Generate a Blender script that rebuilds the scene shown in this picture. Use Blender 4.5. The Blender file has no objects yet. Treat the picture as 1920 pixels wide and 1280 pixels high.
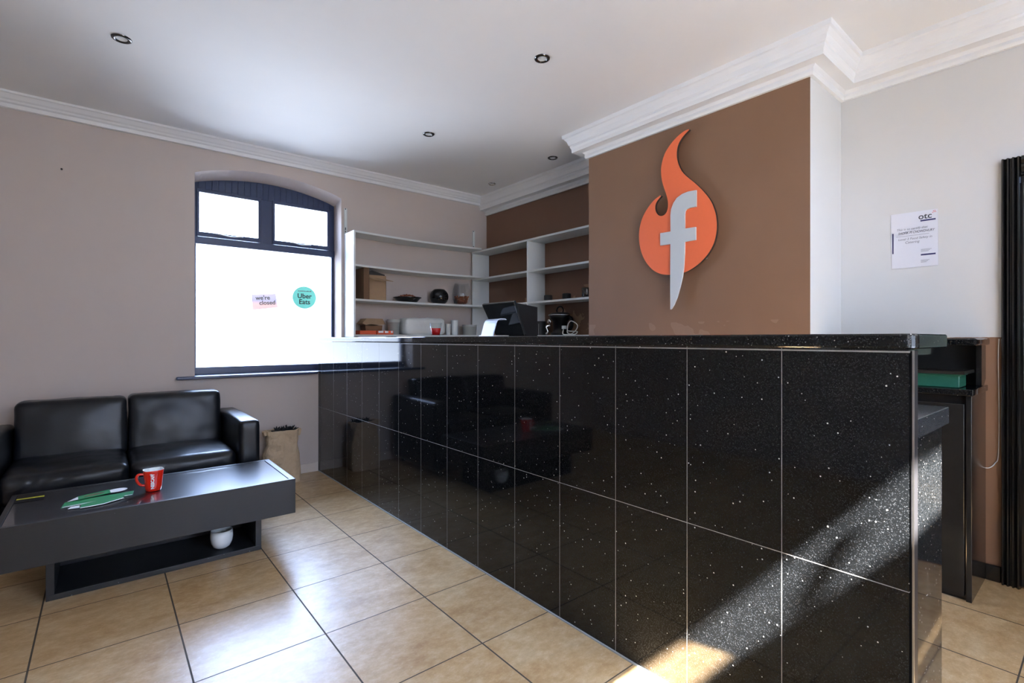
import bpy, bmesh, math, random
from mathutils import Vector, Matrix, noise
random.seed(7)
C = bpy.context.scene
COL = C.collection
PI = math.pi

# ------------------------------------------------------------------ camera
CAM_H = 1.2
YAW = math.radians(39.4)
cd = bpy.data.cameras.new('camera')
cd.sensor_width = 36.0
cd.lens = 933.0 / 1920.0 * 36.0
cd.shift_y = -(640 - 635) / 1920.0
cd.clip_start = 0.02
cam = bpy.data.objects.new('camera', cd)
COL.objects.link(cam)
cam.location = (0, 0, CAM_H)
cam.rotation_euler = (PI / 2, 0, -YAW)
C.camera = cam

# ------------------------------------------------------------------ light
w = bpy.data.worlds.new('daylight'); C.world = w
w.use_nodes = True
bgn = w.node_tree.nodes['Background']
# bright high sky over a dimmer street
_wt = w.node_tree; _tc = _wt.nodes.new('ShaderNodeTexCoord'); _sx = _wt.nodes.new('ShaderNodeSeparateXYZ')
_mr = _wt.nodes.new('ShaderNodeMapRange'); _rp = _wt.nodes.new('ShaderNodeValToRGB')
_wt.links.new(_tc.outputs['Generated'], _sx.inputs[0]); _wt.links.new(_sx.outputs[2], _mr.inputs[0])
_mr.inputs[1].default_value = -0.25; _mr.inputs[2].default_value = 0.55
_wt.links.new(_mr.outputs[0], _rp.inputs[0])
_e = _rp.color_ramp.elements
_e[0].position = 0.0; _e[0].color = (0.32, 0.37, 0.46, 1)
_e[1].position = 1.0; _e[1].color = (0.46, 0.63, 1.0, 1)
_k = _e.new(0.34); _k.color = (0.14, 0.165, 0.21, 1)
_k = _e.new(0.60); _k.color = (0.40, 0.52, 0.82, 1)
_wt.links.new(_rp.outputs[0], bgn.inputs[0])
bgn.inputs[1].default_value = 18.0

sun = bpy.data.lights.new('sun', 'SUN')
sun.energy = 155.0
sun.angle = math.radians(0.9)
sun.color = (1.0, 0.97, 0.93)
so = bpy.data.objects.new('sun', sun); COL.objects.link(so)
SD = Vector((0.35, 1.0, -1.15)).normalized()
so.rotation_euler = SD.to_track_quat('-Z', 'Y').to_euler()
so.location = (-1, -4, 5)

def portal(name, x0, x1, z0, z1, y):
    l = bpy.data.lights.new(name, 'AREA'); l.shape = 'RECTANGLE'
    l.size = x1 - x0; l.size_y = z1 - z0; l.energy = 1
    l.cycles.is_portal = True
    o = bpy.data.objects.new(name, l); COL.objects.link(o)
    o.location = ((x0 + x1) / 2, y, (z0 + z1) / 2)
    o.rotation_euler = (PI / 2, 0, 0)   # faces +y (into the room)
    return o
portal('daylight_lower', 1.26, 1.80, 0.31, 1.47, -1.16)
portal('daylight_transom', .46, 2.15, 2.34, 2.59, -1.16)

pw = portal('daylight_window', .56, 1.72, .96, 2.5, 4.627 + .27)
pw.rotation_euler = (-PI / 2, 0, 0)
C.view_settings.view_transform = 'Standard'
C.view_settings.look = 'None'
C.view_settings.gamma = 1.0
C.view_settings.use_curve_mapping = False
C.view_settings.exposure = 0.95

# ------------------------------------------------------------------ helpers
def srgb(r, g, b):
    f = lambda c: (c / 255 / 12.92) if c / 255 <= 0.04045 else ((c / 255 + 0.055) / 1.055) ** 2.4
    return (f(r), f(g), f(b), 1)

class NT:
    def __init__(s, name):
        s.m = bpy.data.materials.new(name); s.m.use_nodes = True
        s.t = s.m.node_tree; s.p = s.t.nodes['Principled BSDF']
    def n(s, typ, **kw):
        nd = s.t.nodes.new(typ)
        for k, v in kw.items(): setattr(nd, k, v)
        return nd
    def l(s, a, b): s.t.links.new(a, b)
    def math(s, op, a, b=None, clamp=False):
        nd = s.n('ShaderNodeMath', operation=op, use_clamp=clamp)
        for i, v in enumerate((a, b)):
            if v is None: continue
            if isinstance(v, (int, float)): nd.inputs[i].default_value = v
            else: s.l(v, nd.inputs[i])
        return nd.outputs[0]
    def mix(s, fac, a, b):
        nd = s.n('ShaderNodeMix', data_type='RGBA')
        for k, v in ((0, fac), (6, a), (7, b)):
            if isinstance(v, (tuple, float, int)): nd.inputs[k].default_value = v
            else: s.l(v, nd.inputs[k])
        return nd.outputs[2]
    def pos(s):
        # geometry position: every procedural pattern is laid out in real metres
        g = s.n('ShaderNodeNewGeometry'); sx = s.n('ShaderNodeSeparateXYZ'); s.l(g.outputs['Position'], sx.inputs[0])
        return g.outputs['Position'], sx.outputs[0], sx.outputs[1], sx.outputs[2]
    def noise(s, vec, scale, detail=3, rough=0.5, scl=None):
        if scl:
            mp = s.n('ShaderNodeMapping'); mp.inputs['Scale'].default_value = scl
            s.l(vec, mp.inputs[0]); vec = mp.outputs[0]
        nd = s.n('ShaderNodeTexNoise'); nd.inputs['Scale'].default_value = scale
        nd.inputs['Detail'].default_value = detail; nd.inputs['Roughness'].default_value = rough
        s.l(vec, nd.inputs['Vector']); return nd.outputs[0]
    def ramp(s, fac, stops):
        nd = s.n('ShaderNodeValToRGB'); e = nd.color_ramp.elements
        e[0].position, e[0].color = stops[0]; e[1].position, e[1].color = stops[-1]
        for p_, c_ in stops[1:-1]:
            k = e.new(p_); k.color = c_
        s.l(fac, nd.inputs[0]); return nd.outputs[0]
    def set(s, **kw):
        for k, v in kw.items():
            i = s.p.inputs[k.replace('_', ' ')]
            if isinstance(v, (int, float, tuple)): i.default_value = v
            else: s.l(v, i)
        return s
    def bump(s, h, strength=0.2, dist=0.01):
        b = s.n('ShaderNodeBump'); b.inputs['Strength'].default_value = strength
        b.inputs['Distance'].default_value = dist
        s.l(h, b.inputs['Height']); s.l(b.outputs[0], s.p.inputs['Normal']); return s

def plain(name, col, rough=0.5, metal=0.0, var=0.06, scale=40, bump=0.0, **kw):
    t = NT(name)
    tc = t.n('ShaderNodeTexCoord').outputs['Object']
    nz = t.noise(tc, scale, 3)
    dark = tuple(c * (1 - var) for c in col[:3]) + (1,)
    lite = tuple(min(1, c * (1 + var)) for c in col[:3]) + (1,)
    t.set(Base_Color=t.mix(nz, dark, lite), Roughness=rough, Metallic=metal, **kw)
    if bump: t.bump(nz, bump, 0.004)
    return t.m

def thing(name, label, cat, loc=(0, 0, 0), rz=0, group=None):
    o = bpy.data.objects.new(name, None); COL.objects.link(o)
    o.location = loc; o.rotation_euler = (0, 0, rz); o.empty_display_size = 0.05
    o['label'] = label; o['category'] = cat
    if group: o['group'] = group
    return o
def tag(o, label, cat, group=None):
    o['label'] = label; o['category'] = cat
    if group: o['group'] = group
    return o
def obj(name, bm, mat, parent=None, smooth=False, world=False, bevel=0, loc=None, label=None, seg=2):
    """link bm as one mesh object; world=True: bm is in world coordinates, shift to the parent's origin (unrotated parents)"""
    if world and parent is not None:
        bmesh.ops.translate(bm, vec=-Vector(parent.location), verts=bm.verts)
    bmesh.ops.recalc_face_normals(bm, faces=bm.faces)
    me = bpy.data.meshes.new(name); bm.to_mesh(me); bm.free()
    for m in (mat if isinstance(mat, (list, tuple)) else [mat]): me.materials.append(m)
    if smooth:
        for p in me.polygons: p.use_smooth = True
    o = bpy.data.objects.new(name, me); COL.objects.link(o)
    if parent is not None: o.parent = parent
    if loc is not None: o.location = loc
    if bevel:
        b = o.modifiers.new('bevel', 'BEVEL'); b.width = bevel; b.segments = seg; b.limit_method = 'ANGLE'
        b.angle_limit = math.radians(40)
    if label: o['label'] = label
    return o
def struct(name, bm, mat, parent=None, **kw):
    o = obj(name, bm, mat, parent, **kw)
    if parent is None: o['kind'] = 'structure'
    return o
def box(bm, x0, x1, y0, y1, z0, z1, mi=0):
    v = [bm.verts.new(p) for p in ((x0, y0, z0), (x1, y0, z0), (x1, y1, z0), (x0, y1, z0), (x0, y0, z1), (x1, y0, z1), (x1, y1, z1), (x0, y1, z1))]
    for f in ((0, 3, 2, 1), (4, 5, 6, 7), (0, 1, 5, 4), (1, 2, 6, 5), (2, 3, 7, 6), (3, 0, 4, 7)):
        bm.faces.new([v[i] for i in f]).material_index = mi
    return v
def B(*a):
    bm = bmesh.new(); box(bm, *a); return bm
def prism(bm, pts, vec, mi=0):
    """closed polygon pts (3D) extruded by vec"""
    a = [bm.verts.new(p) for p in pts]; b = [bm.verts.new(Vector(p) + Vector(vec)) for p in pts]
    n = len(pts)
    bm.faces.new(a).material_index = mi; bm.faces.new(b[::-1]).material_index = mi
    for i in range(n): bm.faces.new((a[i], a[(i + 1) % n], b[(i + 1) % n], b[i])).material_index = mi
def lathe(bm, prof, n=32, c=(0, 0, 0), ax=None, mi=0):
    rings = []
    for r, z in prof:
        if r < 1e-6: rings.append([bm.verts.new((c[0], c[1], c[2] + z))])
        else: rings.append([bm.verts.new((c[0] + r * math.cos(2 * PI * k / n), c[1] + r * math.sin(2 * PI * k / n), c[2] + z)) for k in range(n)])
    for a, b in zip(rings, rings[1:]):
        for k in range(n):
            q = [a[k % len(a)], a[(k + 1) % len(a)], b[(k + 1) % len(b)], b[k % len(b)]]
            u = []
            for x in q:
                if x not in u: u.append(x)
            if len(u) > 2: bm.faces.new(u).material_index = mi
def tube(bm, pts, r, n=8, closed=False):
    pts = [Vector(p) for p in pts]; rings = []; m = len(pts)
    prev = None
    for i, p in enumerate(pts):
        a = pts[(i - 1) % m] if (closed or i > 0) else p
        b = pts[(i + 1) % m] if (closed or i < m - 1) else p
        t = (b - a).normalized()
        u = (prev - t * prev.dot(t)) if prev is not None else t.orthogonal()
        if u.length < 1e-5: u = t.orthogonal()
        u.normalize(); prev = u; v = t.cross(u)
        rr = r[i] if isinstance(r, (list, tuple)) else r
        rings.append([bm.verts.new(p + (u * math.cos(2 * PI * k / n) + v * math.sin(2 * PI * k / n)) * rr) for k in range(n)])
    for i in range(m if closed else m - 1):
        a, b = rings[i], rings[(i + 1) % m]
        for k in range(n): bm.faces.new((a[k], a[(k + 1) % n], b[(k + 1) % n], b[k]))
    if not closed:
        bm.faces.new(rings[0][::-1]); bm.faces.new(rings[-1])
def spline(pts, n=8):
    """Catmull-Rom through pts"""
    P = [Vector(p) for p in pts]; out = []
    for i in range(len(P) - 1):
        p0 = P[max(i - 1, 0)]; p1 = P[i]; p2 = P[i + 1]; p3 = P[min(i + 2, len(P) - 1)]
        for k in range(n):
            t = k / n
            out.append(0.5 * ((2 * p1) + (p2 - p0) * t + (2 * p0 - 5 * p1 + 4 * p2 - p3) * t * t + (3 * p1 - p0 - 3 * p2 + p3) * t ** 3))
    out.append(P[-1]); return out
def text(name, body, size, origin, xa, ya, mat, parent, align='CENTER', ext=0.0006, shear=0, bold=0, sx=1.0):
    """lettering as a mesh; xa / ya: directions of reading and of up, in the parent's space"""
    cu = bpy.data.curves.new(name, 'FONT'); cu.body = body; cu.size = size; cu.align_x = align; cu.align_y = 'CENTER'
    cu.extrude = ext; cu.shear = shear; cu.offset = bold; cu.resolution_u = 3
    t = bpy.data.objects.new(name, cu); COL.objects.link(t)
    bpy.context.view_layer.update()
    dg = bpy.context.evaluated_depsgraph_get()
    me = bpy.data.meshes.new_from_object(t.evaluated_get(dg))
    bpy.data.objects.remove(t); bpy.data.curves.remove(cu)
    xa = Vector(xa).normalized(); ya = Vector(ya).normalized(); za = xa.cross(ya)
    M = Matrix(((xa.x * sx, ya.x, za.x, origin[0]), (xa.y * sx, ya.y, za.y, origin[1]), (xa.z * sx, ya.z, za.z, origin[2]), (0, 0, 0, 1)))
    me.transform(M); me.materials.clear(); me.materials.append(mat); me.name = name
    o = bpy.data.objects.new(name, me); COL.objects.link(o); o.parent = parent
    return o
def softbox(w, d, h, r, n=14, bulge=(0, 0, 0), wr=0.0, seed=0, c=(0, 0, 0), wrfn=None):
    """rounded, stuffed block, base centre at c"""
    bm = bmesh.new()
    bmesh.ops.create_cube(bm, size=2)
    bmesh.ops.subdivide_edges(bm, edges=bm.edges[:], cuts=n, use_grid_fill=True)
    hx, hy, hz = w / 2, d / 2, h / 2
    for v in bm.verts:
        u = v.co.copy()
        # concentrate vertices near the rims
        q = Vector([math.copysign(1 - (1 - abs(a)) ** 1.5, a) for a in u])
        p = Vector((q.x * hx, q.y * hy, q.z * hz))
        i = Vector((max(-hx + r, min(hx - r, p.x)), max(-hy + r, min(hy - r, p.y)), max(-hz + r, min(hz - r, p.z))))
        dlt = p - i
        if dlt.length > 1e-9: p = i + dlt.normalized() * r
        bx = (1 - (p.x / hx) ** 2); by = (1 - (p.y / hy) ** 2); bz = (1 - (p.z / hz) ** 2)
        bx, by, bz = max(0, bx), max(0, by), max(0, bz)
        p.x += math.copysign(bulge[0] * by * bz, q.x) * (abs(q.x) > .9)
        p.y += math.copysign(bulge[1] * bx * bz, q.y) * (abs(q.y) > .9)
        p.z += math.copysign(bulge[2] * bx * by, q.z) * (abs(q.z) > .9)
        if wr:
            nn = noise.noise(Vector((p.x * 9 + seed, p.y * 9, p.z * 14))) + .5 * noise.noise(Vector((p.x * 25, p.y * 20 + seed, p.z * 20)))
            p += (dlt.normalized() if dlt.length > 1e-9 else Vector((0, 0, 1))) * wr * nn
        if wrfn: p += wrfn(p, hx, hy, hz)
        v.co = p + Vector((c[0], c[1], c[2] + hz))
    return bm

# ------------------------------------------------------------------ materials
def granite_mat(name, grout=False, tint=(0.004, 0.0045, 0.005), rough=0.05):
    t = NT(name)
    P_, x, y, z = t.pos()
    # fine crystalline grain
    vf = t.n('ShaderNodeTexVoronoi'); vf.inputs['Scale'].default_value = 420; t.l(P_, vf.inputs['Vector'])
    sp = t.n('ShaderNodeSeparateColor'); t.l(vf.outputs['Color'], sp.inputs[0])
    grain = t.math('MULTIPLY', t.math('POWER', sp.outputs[0], 9.0), 0.07)
    base = t.mix(grain, tint + (1,), (0.45, 0.47, 0.50, 1))
    # sparse bright mirror chips
    def chips(scale, keep, rad, seed):
        mp = t.n('ShaderNodeMapping'); mp.inputs['Location'].default_value = (seed, seed * 2.3, seed * .7)
        t.l(P_, mp.inputs[0])
        vo = t.n('ShaderNodeTexVoronoi'); vo.inputs['Scale'].default_value = scale; t.l(mp.outputs[0], vo.inputs['Vector'])
        sc = t.n('ShaderNodeSeparateColor'); t.l(vo.outputs['Color'], sc.inputs[0])
        on = t.math('GREATER_THAN', sc.outputs[0], keep)
        # chips differ in size
        rr = t.math('MULTIPLY', t.math('ADD', sc.outputs[1], 0.35), rad)
        near = t.math('LESS_THAN', vo.outputs['Distance'], rr)
        return t.math('MULTIPLY', on, near), sc.outputs[2]
    a, ca = chips(46, 0.62, 0.080, 0.0)
    b, cb = chips(95, 0.74, 0.12, 3.1)
    m = t.math('MAXIMUM', a, t.math('MULTIPLY', b, 0.45))
    chipc = t.mix(ca, (0.55, 0.56, 0.55, 1), (0.95, 0.90, 0.82, 1))
    col = t.mix(m, base, chipc)
    rg = rough
    if grout:
        # vertical joints every 302 mm along y (600 x 300 tiles), one horizontal joint, one under the slab
        fy = t.math('FRACT', t.math('DIVIDE', t.math('ADD', t.math('SUBTRACT', y, 0.619), 3.02 + .0015), 0.3018))
        g1 = t.math('LESS_THAN', fy, 0.0065)
        g2 = t.math('LESS_THAN', t.math('ABSOLUTE', t.math('SUBTRACT', z, 0.583)), 0.0012)
        g3 = t.math('MULTIPLY', t.math('LESS_THAN', t.math('ABSOLUTE', t.math('SUBTRACT', z, 1.168)), 0.0022), t.math('LESS_THAN', y, 3.0))
        g = t.math('MAXIMUM', g1, t.math('MAXIMUM', g2, g3))
        col = t.mix(g, col, (0.30, 0.29, 0.28, 1))
        rg = t.math('ADD', t.math('MULTIPLY', g, 0.5), rough)
    t.set(Base_Color=col, Roughness=rg, IOR=1.45)
    return t.m
M_granite = granite_mat('black_granite_tiles', True)
M_granite_slab = granite_mat('black_granite_slab')
M_worktop = granite_mat('worktop_granite', tint=(0.02, 0.022, 0.024), rough=0.16)

def floor_mat():
    t = NT('travertine_floor_tiles')
    P_, x, y, z = t.pos()
    S = 0.4555
    ux = t.math('DIVIDE', t.math('SUBTRACT', x, 0.244 - 10 * S), S)
    uy = t.math('DIVIDE', t.math('SUBTRACT', y, 2.046 - 10 * S), S)
    fx, fy = t.math('FRACT', ux), t.math('FRACT', uy)
    def edge(f_, wd):
        return t.math('LESS_THAN', t.math('MINIMUM', f_, t.math('SUBTRACT', 1.0, f_)), wd)
    g = t.math('MAXIMUM', edge(fx, 0.0068), edge(fy, 0.0055))
    # every tile its own shift of the pattern
    cb = t.n('ShaderNodeCombineXYZ'); t.l(t.math('FLOOR', ux), cb.inputs[0]); t.l(t.math('FLOOR', uy), cb.inputs[1])
    wn = t.n('ShaderNodeTexWhiteNoise'); t.l(cb.outputs[0], wn.inputs['Vector'])
    ad = t.n('ShaderNodeVectorMath', operation='MULTIPLY_ADD'); t.l(wn.outputs['Color'], ad.inputs[0]); ad.inputs[1].default_value = (7, 7, 7); t.l(P_, ad.inputs[2])
    vec = ad.outputs[0]
    n1 = t.noise(vec, 4.5, 6, 0.65, (1.0, 1.5, 1))
    n2 = t.noise(vec, 17, 6, 0.75, (1.0, 1.45, 1))
    n3 = t.noise(vec, 70, 3, 0.6, (1.0, 1.6, 1))
    c1 = t.ramp(n1, [(0.34, srgb(166, 130, 86)), (0.50, srgb(192, 160, 116)), (0.66, srgb(208, 184, 146))])
    c2 = t.ramp(n2, [(0.38, srgb(166, 130, 86)), (0.52, srgb(198, 166, 122)), (0.66, srgb(222, 202, 168))])
    c = t.mix(0.45, c1, c2)
    c = t.mix(t.math('MULTIPLY', t.math('GREATER_THAN', n3, 0.64), 0.22), c, srgb(228, 214, 190))
    c = t.mix(t.math('MULTIPLY', wn.outputs['Value'], 0.16), c, srgb(180, 150, 112))
    col = t.mix(g, c, srgb(74, 66, 56))
    rg = t.math('ADD', t.math('MULTIPLY', g, 0.5), t.math('ADD', 0.27, t.math('MULTIPLY', n1, 0.06)))
    t.set(Base_Color=col, Roughness=rg, IOR=1.52)
    h = t.math('SUBTRACT', t.math('MULTIPLY', n1, 0.02), g)
    t.bump(h, 0.25, 0.002)
    return t.m
M_floor = floor_mat()

def paint(name, col, var=0.05, bump=0.06, rough=0.75):
    t = NT(name); P_, x, y, z = t.pos()
    n1 = t.noise(P_, 1.3, 4, 0.6); n2 = t.noise(P_, 180, 2, 0.5)
    c = t.mix(n1, tuple(a * (1 - var) for a in col[:3]) + (1,), tuple(min(1, a * (1 + var)) for a in col[:3]) + (1,))
    t.set(Base_Color=c, Roughness=rough); t.bump(n2, bump, 0.002)
    return t.m
M_ceiling = paint('ceiling_paint', (0.86, 0.86, 0.85))
M_white = paint('white_wall_paint', (0.72, 0.715, 0.69))
M_pink = paint('pinkish_grey_wall_paint', srgb(200, 187, 179))
M_cornice = paint('white_cornice_paint', (0.84, 0.84, 0.83), rough=0.5)
M_skirt_white = paint('skirting_paint', srgb(214, 202, 192), rough=0.4)
BROWN = srgb(137, 96, 67)
def brown_mat():
    t = NT('brown_wall_paint'); P_, x, y, z = t.pos()
    n1 = t.noise(P_, 1.1, 4, 0.6); n2 = t.noise(P_, 220, 2, 0.5)
    c = t.mix(n1, srgb(124, 92, 68), srgb(140, 107, 82))
    # a few rubbed, paler spots low down on the breast
    s = t.math('MULTIPLY', t.math('LESS_THAN', z, 1.31), t.math('GREATER_THAN', t.noise(P_, 6, 2, .4), 0.60))
    c = t.mix(t.math('MULTIPLY', s, 0.18), c, srgb(190, 160, 140))
    t.set(Base_Color=c, Roughness=0.62); t.bump(n2, 0.12, 0.002); return t.m
M_brown = brown_mat()
def right_wall_mat():
    t = NT('right_wall_paint'); P_, x, y, z = t.pos()
    n1 = t.noise(P_, 1.1, 4, 0.6); n2 = t.noise(P_, 220, 2, 0.5); n3 = t.noise(P_, 9, 4, 0.7)
    wh = t.mix(n1, (0.64, 0.63, 0.605, 1), (0.69, 0.68, 0.655, 1))
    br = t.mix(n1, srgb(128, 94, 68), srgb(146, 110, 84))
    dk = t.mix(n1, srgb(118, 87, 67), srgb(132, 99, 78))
    # flaked paint behind the shelves
    ry = t.math('MULTIPLY', t.math('GREATER_THAN', y, 3.05), t.math('LESS_THAN', y, 3.95))
    rz_ = t.math('MULTIPLY', t.math('GREATER_THAN', z, 1.2), t.math('LESS_THAN', z, 1.70))
    rg = t.math('MULTIPLY', t.math('MULTIPLY', ry, rz_), t.math('GREATER_THAN', t.noise(P_, 5.5, 5, 0.6), 0.56))
    dk = t.mix(t.math('MULTIPLY', rg, 0.75), dk, srgb(176, 142, 112))
    edge_ = t.math('ADD', z, t.math('MULTIPLY', t.math('SUBTRACT', n3, 0.5), 0.012))
    dado = t.math('LESS_THAN', edge_, 1.207)
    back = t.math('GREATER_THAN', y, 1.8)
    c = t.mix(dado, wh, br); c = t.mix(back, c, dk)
    t.set(Base_Color=c, Roughness=0.65); t.bump(n2, 0.1, 0.002); return t.m
M_rwall = right_wall_mat()

M_frame = plain('haze_tinted_dark_window_paint', srgb(46, 58, 90), 0.3)  # dark paint lifted towards blue to imitate the haze around the window
M_gloss_black = plain('black_gloss_paint', (0.012, 0.012, 0.012, 1), 0.16, var=0.3)
M_shelf = plain('white_melamine', (0.72, 0.74, 0.72, 1), 0.4, var=0.03)
M_leather = NT('black_leather')
_v = M_leather.n('ShaderNodeTexCoord').outputs['Object']
_n = M_leather.noise(_v, 7, 5, 0.6); _n2 = M_leather.noise(_v, 260, 2, 0.5)
M_leather.set(Base_Color=M_leather.mix(_n, (0.005, 0.006, 0.008, 1), (0.011, 0.012, 0.016, 1)), Roughness=M_leather.math('ADD', 0.26, M_leather.math('MULTIPLY', _n, 0.12)), IOR=1.42)
M_leather.bump(M_leather.math('ADD', M_leather.math('MULTIPLY', _n2, .15), _n), 0.35, 0.006); M_leather = M_leather.m
def wood():
    t = NT('black_brown_wood_veneer'); v = t.n('ShaderNodeTexCoord').outputs['Object']
    a = t.noise(v, 30, 4, 0.6, (0.5, 8, 8)); b = t.noise(v, 160, 3, 0.6, (0.3, 8, 8))
    k = t.math('MULTIPLY', t.math('ADD', a, b), 0.5)
    c = t.mix(k, (0.006, 0.006, 0.007, 1), (0.022, 0.022, 0.023, 1))
    fl = t.math('GREATER_THAN', t.noise(v, 70, 1, 0.3), 0.80)
    c = t.mix(fl, c, (0.2, 0.2, 0.2, 1))
    t.set(Base_Color=c, Roughness=0.42); t.bump(k, 0.15, 0.002); return t.m
M_wood = wood()
M_tableglass = plain('dark_table_glass', (0.012, 0.014, 0.018, 1), 0.30, var=0.1, IOR=1.5, Coat_Weight=1.0, Coat_Roughness=0.02, Coat_IOR=1.5)
M_chrome = plain('polished_chrome', (0.62, 0.62, 0.62, 1), 0.12, 1.0)
M_nickel = plain('dark_nickel_bezel', (0.16, 0.16, 0.16, 1), 0.18, 1.0)
M_steel = plain('satin_aluminium', (0.5, 0.5, 0.5, 1), 0.3, 1.0)
M_lens = plain('frosted_lamp_lens', (0.75, 0.75, 0.73, 1), 0.25)
M_orange = plain('orange_sign_paint', srgb(246, 118, 72), 0.4, var=0.02)
M_signgrey = plain('pale_grey_sign_paint', srgb(205, 211, 213), 0.35, var=0.02)
M_signedge = plain('sign_dark_edge', srgb(60, 45, 38), 0.6)
M_red = plain('red_ceramic', srgb(226, 40, 22), 0.12, var=0.03)
M_ceramic = plain('white_ceramic', (0.82, 0.85, 0.84, 1), 0.15, var=0.02)
M_print_white = plain('white_print', (0.9, 0.9, 0.9, 1), 0.5)
M_kraft = plain('kraft_card', srgb(156, 128, 98), 0.75, var=0.1)
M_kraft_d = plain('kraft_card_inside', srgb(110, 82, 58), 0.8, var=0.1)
M_paper = NT('crumpled_kraft_paper')
_v = M_paper.n('ShaderNodeTexCoord').outputs['Object']; _n = M_paper.noise(_v, 22, 6, 0.6)
M_paper.set(Base_Color=M_paper.mix(_n, srgb(190, 160, 126), srgb(218, 194, 162)), Roughness=0.8); M_paper.bump(_n, 0.7, 0.02); M_paper = M_paper.m
M_green = plain('green_menu_print', srgb(36, 140, 84), 0.4)
M_green_d = plain('dark_green_plastic', srgb(40, 104, 82), 0.4)
M_navy = plain('navy_print', srgb(52, 52, 98), 0.5)
M_ink = plain('black_ink', srgb(45, 45, 50), 0.5)
M_inkl = plain('faint_grey_ink', srgb(130, 130, 135), 0.5)
M_certp = plain('certificate_paper', (0.74, 0.74, 0.78, 1), 0.35, var=0.01)
M_blackp = plain('black_plastic', (0.005, 0.005, 0.006, 1), 0.4, Specular_IOR_Level=0.25)
M_blackm = plain('matt_black', (0.012, 0.012, 0.012, 1), 0.6)
M_black_glass = plain('black_glazed_ceramic', (0.008, 0.008, 0.008, 1), 0.07)
M_wire = plain('white_cable_sheath', (0.8, 0.78, 0.76, 1), 0.4)
M_orangebox = plain('orange_carton', srgb(226, 92, 52), 0.5)
M_yellow = plain('yellow_print', srgb(190, 188, 50), 0.5)
M_whitecard = plain('white_gloss_plastic', srgb(205, 216, 235), 0.25, var=0.02)
M_greyglass = plain('grey_gloss_panel', (0.02, 0.023, 0.023, 1), 0.1)
def glassm(name, col, rough=0.02, tr=1.0, alpha=1.0):
    t = NT(name); tc = t.n('ShaderNodeTexCoord').outputs['Object']; nz = t.noise(tc, 3, 1)
    t.set(Base_Color=col, Roughness=t.math('ADD', rough, t.math('MULTIPLY', nz, 0.02)), Transmission_Weight=tr, IOR=1.35, Alpha=alpha); return t.m

M_cloudy = glassm('cloudy_plastic', (0.86, 0.88, 0.84, 1), 0.35, 0.55)
M_wax = plain('red_wax', srgb(214, 26, 26), 0.2)
M_film = plain('crinkled_white_film', (0.76, 0.77, 0.74, 1), 0.35, bump=0.6, scale=30)
M_petal = plain('dried_petals', srgb(150, 84, 52), 0.8, var=0.4, scale=60)
M_clear = NT('clear_window_glass')
_tr = M_clear.n('ShaderNodeBsdfTransparent'); _gl = M_clear.n('ShaderNodeBsdfGlossy'); _gl.inputs['Roughness'].default_value = 0.02
_fr = M_clear.n('ShaderNodeFresnel'); _fr.inputs['IOR'].default_value = 1.3; _mx = M_clear.n('ShaderNodeMixShader')
M_clear.l(_fr.outputs[0], _mx.inputs[0]); M_clear.l(_tr.outputs[0], _mx.inputs[1]); M_clear.l(_gl.outputs[0], _mx.inputs[2])
M_clear.l(_mx.outputs[0], M_clear.t.nodes['Material Output'].inputs[0]); M_clear = M_clear.m
M_glass = NT('thin_clear_glassware')
_tr = M_glass.n('ShaderNodeBsdfTransparent'); _tr.inputs[0].default_value = (0.965, 0.975, 0.975, 1); _gl = M_glass.n('ShaderNodeBsdfGlossy'); _gl.inputs['Roughness'].default_value = 0.03
_fr = M_glass.n('ShaderNodeLayerWeight'); _fr.inputs[0].default_value = 0.35; _mx = M_glass.n('ShaderNodeMixShader')
M_glass.l(M_glass.math('ADD', M_glass.math('MULTIPLY', M_glass.math('POWER', _fr.outputs[1], 3.0), 0.30), 0.03), _mx.inputs[0]); M_glass.l(_tr.outputs[0], _mx.inputs[1]); M_glass.l(_gl.outputs[0], _mx.inputs[2])
M_glass.l(_mx.outputs[0], M_glass.t.nodes['Material Output'].inputs[0]); M_glass = M_glass.m
M_added_blind = NT('added_white_blind'); _p = M_added_blind.p  # translucent cloth of the added blinds, spreads daylight as soft fill
_tl = M_added_blind.n('ShaderNodeBsdfTranslucent'); _tl.inputs[0].default_value = (0.78, 0.78, 0.78, 1)
_df = M_added_blind.n('ShaderNodeBsdfDiffuse'); _df.inputs[0].default_value = (0.76, 0.78, 0.80, 1); _mx = M_added_blind.n('ShaderNodeMixShader'); _mx.inputs[0].default_value = 0.42
M_added_blind.l(_df.outputs[0], _mx.inputs[1]); M_added_blind.l(_tl.outputs[0], _mx.inputs[2]); M_added_blind.l(_mx.outputs[0], M_added_blind.t.nodes['Material Output'].inputs[0]); M_added_blind = M_added_blind.m

# ------------------------------------------------------------------ room shell
D = 4.627          # window wall
XR = 3.42          # right wall
XB, YB0, YB1 = 2.95, 1.054, 2.64   # chimney breast
XL, YF = -2.0, -1.1
ZC = 2.80
struct('floor', B(XL - .2, XR + .25, YF - .25, D + .3, -0.06, 0), M_floor)
struct('ceiling', B(XL - .2, XR + .25, YF - .25, D + .3, ZC, ZC + .08), M_ceiling)
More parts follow.
